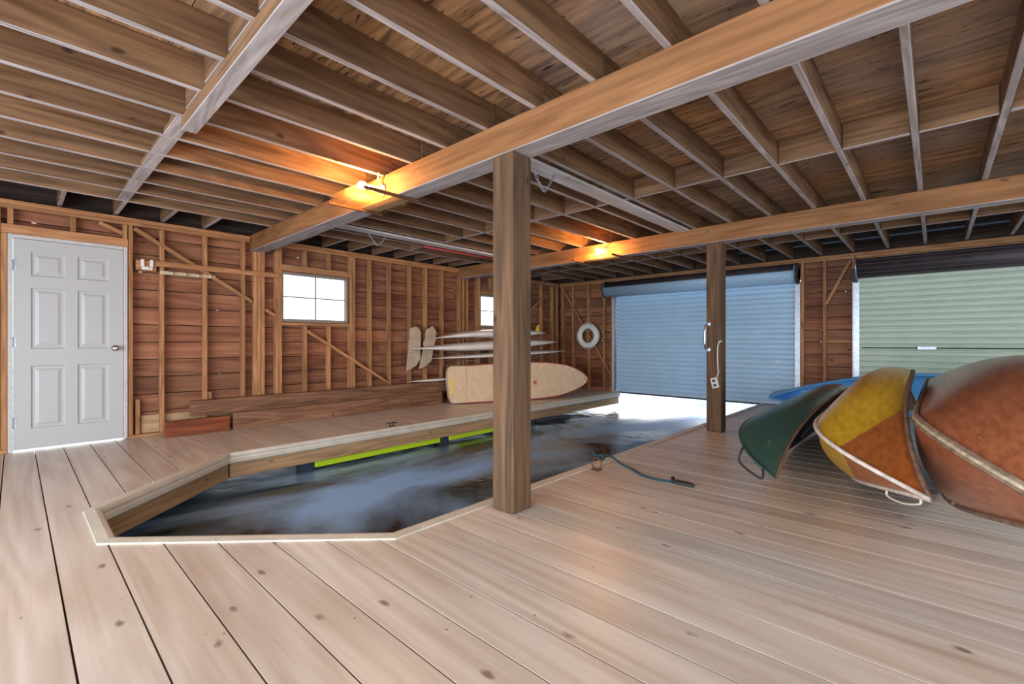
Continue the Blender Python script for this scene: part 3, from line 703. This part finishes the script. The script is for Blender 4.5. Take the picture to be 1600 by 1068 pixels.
def chain(x, y0, y1, ztop, drop, lab):
    t = empty('hanging_chain', (x, (y0+y1)/2, ztop), 0, lab, 'chain')
    pts = []; n = 22
    for k in range(n+1):
        u = k/n*2-1; pts.append(Vector((0.02*u, u*(y1-y0)/2*(1-.25*(1-abs(u))), -drop*(1-abs(u)**1.6))))
    L_ = [0]
    for a, b in zip(pts, pts[1:]): L_.append(L_[-1]+(b-a).length)
    cnt = int(L_[-1]/.026)
    bm = bmesh.new()
    for i in range(cnt):
        d = (i+.5)/cnt*L_[-1]; k = max(j for j in range(len(L_)) if L_[j] <= d); k = min(k, n-1)
        f = (d-L_[k])/(L_[k+1]-L_[k]); c = pts[k].lerp(pts[k+1], f); tg = (pts[k+1]-pts[k]).normalized()
        s = Vector((1, 0, 0)) if i % 2 else tg.cross(Vector((1, 0, 0))).normalized()
        ring = [c+tg*.019*math.cos(2*PI*q/10)+s*.010*math.sin(2*PI*q/10) for q in range(10)]
        add_tube(bm, ring, .003, 5, closed=True)
    bmobj('chain_links', bm, M['steel'], t, smooth=True)
    for s_ in (1, -1):
        bm = bmesh.new(); add_cyl(bm, (.02*s_, s_*(y1-y0)/2, -.005), (.02*s_, s_*(y1-y0)/2, .02), .006, 8); bmobj('hook_screw', bm, M['steel'], t)
chain(-2.26, 2.70, 2.94, ZJ-.01, .17, 'steel chain loop hanging from the ceiling just right of the big post')
chain(-5.12, 2.95, 3.2, ZJ-.01, .15, 'steel chain loop hanging from the ceiling left of the big post')
# pale boards laid under the joists
o = lum('ceiling_plank', (-2.34, 2.26, ZJ-.028), (-2.19, 5.53, ZJ-.002), 'grey', bev=.003); tag(o, 'pale whitewashed plank fixed under the joists right of the big post', 'plank')
o = lum('ceiling_plank', (-5.16, 2.26, ZJ-.028), (-5.02, 5.53, ZJ-.002), 'grey', bev=.003); tag(o, 'pale plank fixed under the joists left of the big post', 'plank')
o = tube('boat_pole', [(-5.30, 3.9, ZJ-.02), (-5.24, 5.5, ZJ-.02)], .018, M['redp']); tag(o, 'red boat pole stowed under the ceiling joists beside the pale plank', 'pole')
# oars parked further along? (dark rims only) -- none in view

# items on the far post
h = empty('pull_handle', (-1.93, 5.5385, 1.11), 0, 'chrome pull handle screwed to the far post', 'handle')
tube('grip', [(-.045, -.006, .15), (-.055, -.05, .13), (-.057, -.062, .08), (-.057, -.062, -.08), (-.055, -.05, -.13), (-.045, -.006, -.15)], .011, M['chrome'], h, 10)
for s in (-1, 1):
    bm = bmesh.new(); add_box(bm, (-.06, -.006, s*.15-.018), (-.01, .002, s*.15+.018), .002); bmobj('handle_plate', bm, M['steel'], h)
oc = empty('outlet_box', (-1.885, 5.539, .575), 0, 'crooked double outlet box hanging on the far post from a white cord', 'outlet')
Rm = Matrix.Rotation(math.radians(-14), 4, 'Y')
bm = bmesh.new(); add_box(bm, (-.038, -.04, -.06), (.038, -.002, .06), .006, Rm); plate_ = bmobj('outlet_plate', bm, M['offwhite'], oc)
for s in (-.026, .026):
    bm = bmesh.new(); add_box(bm, (-.018, -.044, s-.016), (.018, -.0405, s+.016), .004, Rm); reparent(bmobj('socket', bm, M['dark'], oc), plate_)
tube('power_cord', [(.02, -.02, .062), (.04, -.02, .12), (.028, -.02, .28), (.03, -.02, .42), (.045, -.018, .475), (.058, -.012, .485), (.075, -.014, .48)], .006, M['white'], oc)

# ------------------------------------------------------------------ rope and ring, cleat
rp = empty('mooring_ring', (-2.05, 3.25, .0), 0, 'rusty mooring ring on the right deck edge holding a dark rope', 'ring')
bm = bmesh.new(); add_tube(bm, [(.045*math.cos(2*PI*k/20), .01*math.sin(2*PI*k/20), .052+.045*math.sin(2*PI*k/20)) for k in range(20)], .006, 8, closed=True); bmobj('ring', bm, M['rust'], rp, smooth=True)
bm = bmesh.new(); add_box(bm, (-.035, -.035, .0005), (.035, .035, .006), .002); bmobj('ring_plate', bm, M['rust'], rp)
ro = empty('mooring_rope', (-2.03, 3.27, 0), 0, 'dark blue rope knotted to the ring and trailing over the right deck', 'rope')
pts = [(-2.035, 3.285, .108), (-2.02, 3.33, .11), (-1.99, 3.40, .085), (-1.97, 3.47, .03), (-1.93, 3.485, .012), (-1.83, 3.43, .011), (-1.72, 3.35, .011), (-1.62, 3.305, .011), (-1.52, 3.30, .011), (-1.46, 3.315, .012), (-1.41, 3.33, .012)]
def smoothpts(p, n=5):
    p = [Vector(q) for q in p]; out = []
    for i in range(len(p)-1):
        p0, p1, p2, p3 = p[max(i-1, 0)], p[i], p[i+1], p[min(i+2, len(p)-1)]
        for k in range(n):
            t_ = k/n; out.append(.5*((2*p1)+(-p0+p2)*t_+(2*p0-5*p1+4*p2-p3)*t_*t_+(-p0+3*p1-3*p2+p3)*t_**3))
    return out+[p[-1]]
off = Vector((2.03, -3.27, 0))
tube('rope_line', [q+off for q in smoothpts(pts)], .0095, M['rope'], ro)
bm = bmesh.new()
for k in range(3): add_tube(bm, [Vector((-.005, .01+k*.016, .095))+Vector((.02*math.cos(2*PI*q/12), .006*math.sin(4*PI*q/12), .02*math.sin(2*PI*q/12))) for q in range(12)], .009, 6, closed=True)
add_tube(bm, [(-.01, 0, .1), (-.05, -.02, .13), (-.07, -.02, .15)], .008, 6); bmobj('rope_knot', bm, M['rope'], ro, smooth=True)
bm = bmesh.new(); add_tube(bm, [q+off for q in smoothpts([(-1.44, 3.33, .02), (-1.40, 3.30, .018), (-1.32, 3.315, .013), (-1.29, 3.33, .012), (-1.32, 3.345, .013), (-1.42, 3.34, .016)])], .012, 8); add_tube(bm, [Vector((-1.44, 3.325, .026))+off+Vector((.004*math.cos(q), .02*math.cos(2*PI*q/12), .015*math.sin(2*PI*q/12))) for q in range(12)], .009, 6, closed=True)
bmobj('rope_eye', bm, M['black'], ro, smooth=True)
cl = empty('deck_cleat', (-4.99, 3.19, 0), 0, 'small dark iron cleat on the left deck edge', 'cleat')
bm = bmesh.new(); add_box(bm, (-.02, -.04, .0005), (.02, .04, .006), .002); add_cyl(bm, (0, -.02, .005), (0, -.02, .035), .007, 8); add_cyl(bm, (0, .02, .005), (0, .02, .035), .007, 8)
add_tube(bm, [(0, -.085, .036), (0, -.04, .042), (0, .04, .042), (0, .085, .036)], [.005, .009, .009, .005], 8); bmobj('cleat_body', bm, M['dark'], cl, smooth=True)

# ------------------------------------------------------------------ surfboards on the wall rack
rk = empty('board_rack', (XL, 6.0, 0), 0, 'wooden wall rack arms carrying three white boards, mostly behind the big post', 'rack')
for y, zs_ in ((-.75, (.735, .866, 1.09)), (.95, (.77, .927, 1.13))):
    for z in zs_: bar('rack_arm', (0.002, y, z), (.84, y, z), .018, .035, 'old', rk, side=(0, 1, 0))
def surf(name, y0, y1, z0, z1, x, wd, th, rock0, rock1, lab, fin=None, tip=(.9, .5)):
    Lb = y1-y0; t = empty(name, (x, (y0+y1)/2, (z0+z1)/2), 0, lab, 'surfboard')
    bm = bmesh.new(); NS, NC = 36, 16; rings = []
    for i in range(NS+1):
        s = (1-math.cos(PI*i/NS))/2; c = 2*s-1
        h = wd/2*max(0, 1-abs(c)**2.6)**.8+.004; tt = th/2*max(.08, (1-abs(c)**2.2))
        zz = (z1-z0)*(s-.5)+rock0*max(0, -c)**3+rock1*max(0, c)**3
        rings.append([bm.verts.new((h*math.cos(2*PI*k/NC), (s-.5)*Lb, zz+tt*math.copysign(abs(math.sin(2*PI*k/NC))**.8, math.sin(2*PI*k/NC)))) for k in range(NC)])
    for A, B in zip(rings, rings[1:]):
        for k in range(NC): bm.faces.new((A[k], A[(k+1) % NC], B[(k+1) % NC], B[k]))
    bm.faces.new(rings[0][::-1]); bm.faces.new(rings[-1])
    bmobj('board_body', bm, M['board'], t, smooth=True)
    return t
s1 = surf('surfboard', 4.55, 7.35, 1.17, 1.235, -5.85, .55, .15, -.06, 0.0, 'white surfboard with a yellow fin, topmost of the three racked boards')
bm = bmesh.new(); prism(bm, [(0, 0), (.14, 0), (.12, .05), (.10, .10), (.13, .17), (.06, .15), (.02, .07)], lambda a, b, d: Vector((d-.006, 1.08+a, .03+b)), .012); bmobj('fin', bm, M['yellowp'], s1)
surf('surfboard', 4.12, 7.75, .93, 1.06, -5.85, .6, .165, .02, 0, 'long white board with a pale nose, middle of the three racked boards')
surf('surfboard', 4.45, 8.05, .79, .865, -5.85, .58, .085, .0, 0.0, 'greyish white board, lowest of the three racked boards')
# hanging daggerboards
def dagger(poly, lab):
    cy = sum(p[0] for p in poly)/len(poly); zt = max(p[1] for p in poly)
    t = empty('daggerboard', (XL, cy, zt), 0, lab, 'daggerboard')
    bm = bmesh.new(); prism(bm, [(a-cy, b-zt) for a, b in poly], lambda a, b, d: Vector((.05+d, a, b)), .022)
    bmesh.ops.bevel(bm, geom=list(bm.edges), offset=.004, segments=1, affect='EDGES'); bmobj('blade', bm, M['ply'], t)
    tube('hanging_cord', [(.062, -.02, -.03), (.05, .03, .05), (.012, .03, .075), (.05, .06, .02), (.062, .06, -.03)], .004, M['gunwale'], t, 6)
d1 = [(4.418, 1.277), (4.532, 1.305), (4.573, 1.285), (4.629, 1.224), (4.62, .758), (4.541, .664), (4.448, .608), (4.348, .574), (4.357, .689), (4.394, .918), (4.394, 1.066), (4.418, 1.11), (4.403, 1.161)]
d2 = [(4.748, 1.263), (4.88, 1.324), (4.947, 1.234), (4.94, 1.099), (4.913, 1.045), (4.886, .911), (4.847, .725), (4.765, .661), (4.684, .619), (4.598, .602), (4.62, .706), (4.7, .966), (4.684, 1.046), (4.732, 1.112), (4.722, 1.191)]
dagger(d1, 'beige daggerboard hanging on the left wall, the one nearer the window'); dagger(d2, 'beige daggerboard hanging on the left wall, the one nearer the surfboards')
# windsurf board standing on its rail
ws = empty('windsurf_board', (-6.0, 4.95, .012), 0, 'tan windsurf board standing on its edge on the left deck, square end wrapped in cardboard', 'windsurf board')
dirv = Vector((.39982, .91659, 0)); upv = Vector((-.118163, .051543, .991656)); nv = dirv.cross(upv)
WM = Matrix((dirv, nv, upv)).transposed().to_4x4()
outl = [(0.30, .63), (.459, .639), (.817, .655), (1.2, .668), (1.599, .668), (1.87, .658), (2.107, .634), (2.30, .60), (2.449, .55), (2.58, .485), (2.681, .42), (2.74, .34), (2.70, .255), (2.60, .19), (2.414, .118), (2.24, .068), (2.063, .035), (1.687, .004), (1.2, .0), (.783, .0), (.30, .0)]
def slabshape(outl, th, rnd=.02, yo=0):
    bm = bmesh.new(); cx0 = sum(p[0] for p in outl)/len(outl); cz0 = sum(p[1] for p in outl)/len(outl); layers = []
    for (sc_, y) in ((1-rnd*1.0, -th/2), (1-rnd*.3, -th/2+th*.12), (1, -th*.2), (1, th*.2), (1-rnd*.3, th/2-th*.12), (1-rnd, th/2)):
        layers.append([bm.verts.new((cx0+(a-cx0)*(1-(1-sc_)*.5), y+yo, cz0+(b-cz0)*sc_)) for a, b in outl])
    n = len(outl)
    for A, B in zip(layers, layers[1:]):
        for k in range(n): bm.faces.new((A[k], A[(k+1) % n], B[(k+1) % n], B[k]))
    bm.faces.new(layers[0]); bm.faces.new(layers[-1][::-1]); return bm
bm = slabshape(outl, .11, .05); 
for v in bm.verts: v.co = WM @ v.co
b_ = bmobj('board_body', bm, M['tan'], ws)
# red rail stripe along the edge
bm = bmesh.new(); add_tube(bm, [WM @ Vector((a, .045, b)) for a, b in smoothpts([(p[0], 0, p[1]) for p in outl], 1) and [(p[0], p[1]) for p in outl]], .008, 6)
bmobj('rail_stripe', bm, M['redp'], ws, smooth=True)
wrap = [(-.035, .35), (-.03, .55), (.0, .615), (.04, .635), (.31, .638), (.31, -.002), (.05, -.002), (.02, .03), (-.01, .10)]
bm = slabshape(wrap, .125, .04)
for v in bm.verts: v.co = WM @ v.co
bmobj('cardboard_wrap', bm, M['tan'], ws)
bm = bmesh.new(); add_box(bm, (.015, .0615, .16), (.055, .0645, .42))
for v in bm.verts: v.co = WM @ v.co
bmobj('caution_sticker', bm, M['yellowp'], ws)
bm = bmesh.new()   # red star mark on the board skin
for k in range(4):
    mt = Matrix.Translation((1.60, .0565, .30)) @ Matrix.Rotation(k*PI/4, 4, 'Y'); add_box(bm, (-.055, -.001, -.005), (.055, .001, .005), 0, mt)
for v in bm.verts: v.co = WM @ v.co
bmobj('star_mark', bm, M['redp'], ws)
bm = bmesh.new(); mt = Matrix.Translation((2.66, .054, .33)); add_cyl(bm, mt @ Vector((0, -.002, 0)), mt @ Vector((0, .004, 0)), .012, 12)
for v in bm.verts: v.co = WM @ v.co
bmobj('tow_hole', bm, M['black'], ws)
# narrow board behind the timbers
o = surf('surfboard', 4.28, 5.5, .41, .41, -6.24, .17, .05, 0, 0, 'narrow cream board whose pointed tip shows behind the windsurf board')
# life ring
lr = empty('life_ring', (-5.59, YF-.001, 1.185), 0, 'white life ring hanging on the far wall left of the blue roller door', 'life ring')
bm = bmesh.new(); add_tube(bm, [(.212*math.cos(2*PI*k/40), -.09, .212*math.sin(2*PI*k/40)) for k in range(40)], .062, 16, closed=True); bmobj('ring_body', bm, M['white'], lr, smooth=True)
bm = bmesh.new(); add_tube(bm, [((.283+.012*math.cos(8*PI*k/60))*math.cos(2*PI*k/60), -.09, (.283+.012*math.cos(8*PI*k/60))*math.sin(2*PI*k/60)) for k in range(60)], .005, 6, closed=True); bmobj('grab_line', bm, M['cord'], lr, smooth=True)
tube('hanging_cord', [(-.10, -.09, .23), (0, -.02, .32), (.10, -.09, .23)], .005, M['cord'], lr, 6)
for z, s in ((1.27, 0), (1.10, 1)):
    t = empty('wall_hook', (-5.27, YF, z), 0, ('upper', 'lower')[s]+' iron hook bar beside the life ring', 'hook')
    bm = bmesh.new(); add_tube(bm, [(-.03, -.03, .01), (.05, -.03, 0), (.18, -.03, -.01), (.21, -.04, -.03)], .009, 8); bmobj('hook_bar', bm, M['rust'], t, smooth=True)
    bm = bmesh.new(); add_box(bm, (-.02, -.02, -.025), (.02, -.001, .025), .003); bmobj('hook_plate', bm, M['offwhite'], t)

# ------------------------------------------------------------------ boats
def canoe_grid(L_, B, D, Dt, us, n, full=.55, NS=41, NT=13):
    G = []
    for q in range(NS):
        s = (1-math.cos(PI*q/(NS-1)))/2
        x = abs(2*s-1); b = B/2*(1-x**2); gq = D+(Dt-D)*x**4; u = L_*s; ue = min(u, L_-u); wk = 0.
        if ue < us: r = max(0., min(1., 1-ue/us)); wk = Dt*(1-(1-r**n)**(1/n))
        bl = min(1, (1-x)*2.2); row = []
        for i in range(NT):
            t = i/(NT-1); vs_ = math.sin(PI/2*t)**(1-.3*bl*full); ws_ = 1-math.cos(PI/2*t)
            a = min(.25+.75*bl*full*1.6, 1)
            row.append((b*(vs_*a+t*(1-a)), wk+(gq-wk)*(ws_*a+t*(1-a))))
        G.append([(u, -v, w_) for v, w_ in row[::-1]]+[(u, v, w_) for v, w_ in row[1:]])
    return G
def boat(name, P, label, cat, hull, inside, gun, stem, gr=.014, thw=True, deck=True, NT=13, band=.012, matlabel=None, dz=0.0165):
    px, py, pz, yaw, pitch, roll, L_, B, D, Dt, us, n, full = P
    G = canoe_grid(L_, B, D, Dt, us, n, full, NT=NT); K = NT-1
    cr, sr, cp, sp, cy, sy = math.cos(roll), math.sin(roll), math.cos(pitch), math.sin(pitch), math.cos(yaw), math.sin(yaw)
    Rr = Matrix(((1, 0, 0), (0, cr, -sr), (0, sr, cr))); Rp = Matrix(((cp, 0, -sp), (0, 1, 0), (sp, 0, cp)))
    # u -> +Y, v -> +X, w -> Z  (handed flip handled by mirrored coordinates below)
    Ry = Matrix(((sy, cy, 0), (cy, -sy, 0), (0, 0, 1)))
    R = Ry @ Rp @ Rr
    def T(p): return R @ Vector((p[0], p[1], p[2]-Dt))
    # proper rotation: mirror v inside the mesh so that the object matrix has determinant +1
    Rm = R @ Matrix(((1, 0, 0), (0, -1, 0), (0, 0, 1)))
    root = bpy.data.objects.new(name, None); COL.objects.link(root); tag(root, label, cat)
    root.matrix_world = Matrix.Translation((px, py, pz+dz)) @ Rm.to_4x4() @ Matrix.Translation((0, 0, -Dt))
    def F(p): return Vector((p[0], -p[1], p[2]))
    bm = bmesh.new(); V = [[bm.verts.new(F(p)) for p in row] for row in G]
    for i in range(len(V)-1):
        for j in range(2*K): bm.faces.new((V[i][j], V[i][j+1], V[i+1][j+1], V[i+1][j]))
    bmesh.ops.remove_doubles(bm, verts=bm.verts, dist=.0004)
    # normals outward
    bmesh.ops.recalc_face_normals(bm, faces=bm.faces)
    mid = min(bm.faces, key=lambda f: (f.calc_center_median()-Vector((L_/2, 0, 0))).length)
    if mid.normal.z > 0: bmesh.ops.reverse_faces(bm, faces=bm.faces)
    for f in bm.faces: f.smooth = True
    me = bpy.data.meshes.new('hull'); bm.to_mesh(me); bm.free(); me.materials.append(hull); me.materials.append(inside)
    o = link('hull', me, None, root); s_ = o.modifiers.new('t', 'SOLIDIFY'); s_.thickness = .012; s_.offset = -1; s_.material_offset = 1; s_.material_offset_rim = 0
    def eds(j): return [F(row[j]) for row in G]
    for j in (0, 2*K):
        bm = bmesh.new(); add_tube(bm, eds(j), gr, 8); q = bmobj('gunwale', bm, gun[0 if j == 0 else 1], root, smooth=True)
    # stem band: narrow strip following the keel line at both ends and along the keel
    bm = bmesh.new(); kp = [F(row[K]) for row in G]; add_tube(bm, kp, band, 8); bmobj('stem_band', bm, stem, root, smooth=True)
    if deck:
        for e in (0, 1):
            idx = range(0, 12) if e == 0 else range(len(G)-12, len(G))
            bm = bmesh.new(); A = [bm.verts.new(F(G[i][0])+Vector((0, 0, .002))) for i in idx]; Bv = [bm.verts.new(F(G[i][-1])+Vector((0, 0, .002))) for i in idx]
            for i in range(len(A)-1):
                try: bm.faces.new((A[i], A[i+1], Bv[i+1], Bv[i]))
                except ValueError: pass
            bmesh.ops.remove_doubles(bm, verts=bm.verts, dist=.0004)
            bmobj('end_deck', bm, gun[0], root)
    if thw:
        for s in (.28, .5, .72):
            i = min(range(len(G)), key=lambda k: abs(G[k][0][0]-L_*s)); a, b = F(G[i][0]), F(G[i][-1])
            bar('thwart', a-Vector((0, 0, .02)), b-Vector((0, 0, .02)), .06, .02, 'old', root, side=(0, 0, 1))
    return root, G, F
gN = [-0.7505, 3.3052, 0.1543, 0.012, 0.0091, 4.141, 4.7071, 0.6358, 0.2805, 0.45, 0.8888, 2.4758, 0.476]
yN = [-0.0205, 2.9877, 0.2763, -0.0286, 0.003, 4.2708, 3.9147, 0.8801, 0.3172, 0.588, 0.7999, 3.4995, 0.616]
rN = [0.5566, 2.6124, 0.2982, 0.008, 0.0103, 4.2375, 4.0598, 1.0612, 0.3941, 0.7284, 0.6492, 1.7817, 0.2712]
kN = [-1.92, 8.02, .16, math.radians(90), math.radians(5), math.radians(270-20), 3.3, .60, .27, .30, .22, 2.2, .9]
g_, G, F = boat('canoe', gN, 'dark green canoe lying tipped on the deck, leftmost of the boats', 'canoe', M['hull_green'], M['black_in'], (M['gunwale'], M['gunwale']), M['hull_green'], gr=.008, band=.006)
dn = g_.matrix_world.to_3x3().inverted() @ Vector((0, 0, -1))
a = F(G[4][12]); b = F(G[1][12])
tube('carry_loop', smoothpts([a, a+dn*.02+Vector((-.05, 0, 0)), a+dn*.09+Vector((-.07, 0, .0)), b+dn*.05+Vector((-.05, 0, 0)), b]), .008, M['black'], g_)
y_, G, F = boat('canoe', yN, 'yellow and orange varnished canoe tipped over between the green canoe and the red boat', 'canoe', M['hull_yellow'], M['inside'], (M['gunwale'], M['palegun']), M['palegun'], gr=.013, band=.012)
dn = y_.matrix_world.to_3x3().inverted() @ Vector((0, 0, -1))
a = F(G[3][-1]); b = F(G[7][-1]); c = (a+b)/2
tube('carry_loop', smoothpts([a, a+dn*.035, c+dn*.055, b+dn*.04, b]), .006, M['cord'], y_)
r_, G, F = boat('canoe', rN, 'large reddish brown varnished wooden boat at the right edge of the photo', 'boat', M['hull_red'], M['inside'], (M['gunwale'], M['gunwale']), M['brass'], gr=.016, band=.011)
bm = bmesh.new()
for sgn in (-1, 1): add_tube(bm, [F(row[12])+Vector((0, sgn*.016, 0)) for row in G], .009, 6)
bmobj('stem_trim', bm, M['gunwale'], r_, smooth=True)
k_, G, F = boat('kayak', kN, 'bright blue kayak lying behind the canoes in front of the roller doors', 'kayak', M['kayak'], M['kayak'], (M['kayak'], M['kayak']), M['kayak'], gr=.012, thw=False, deck=False)
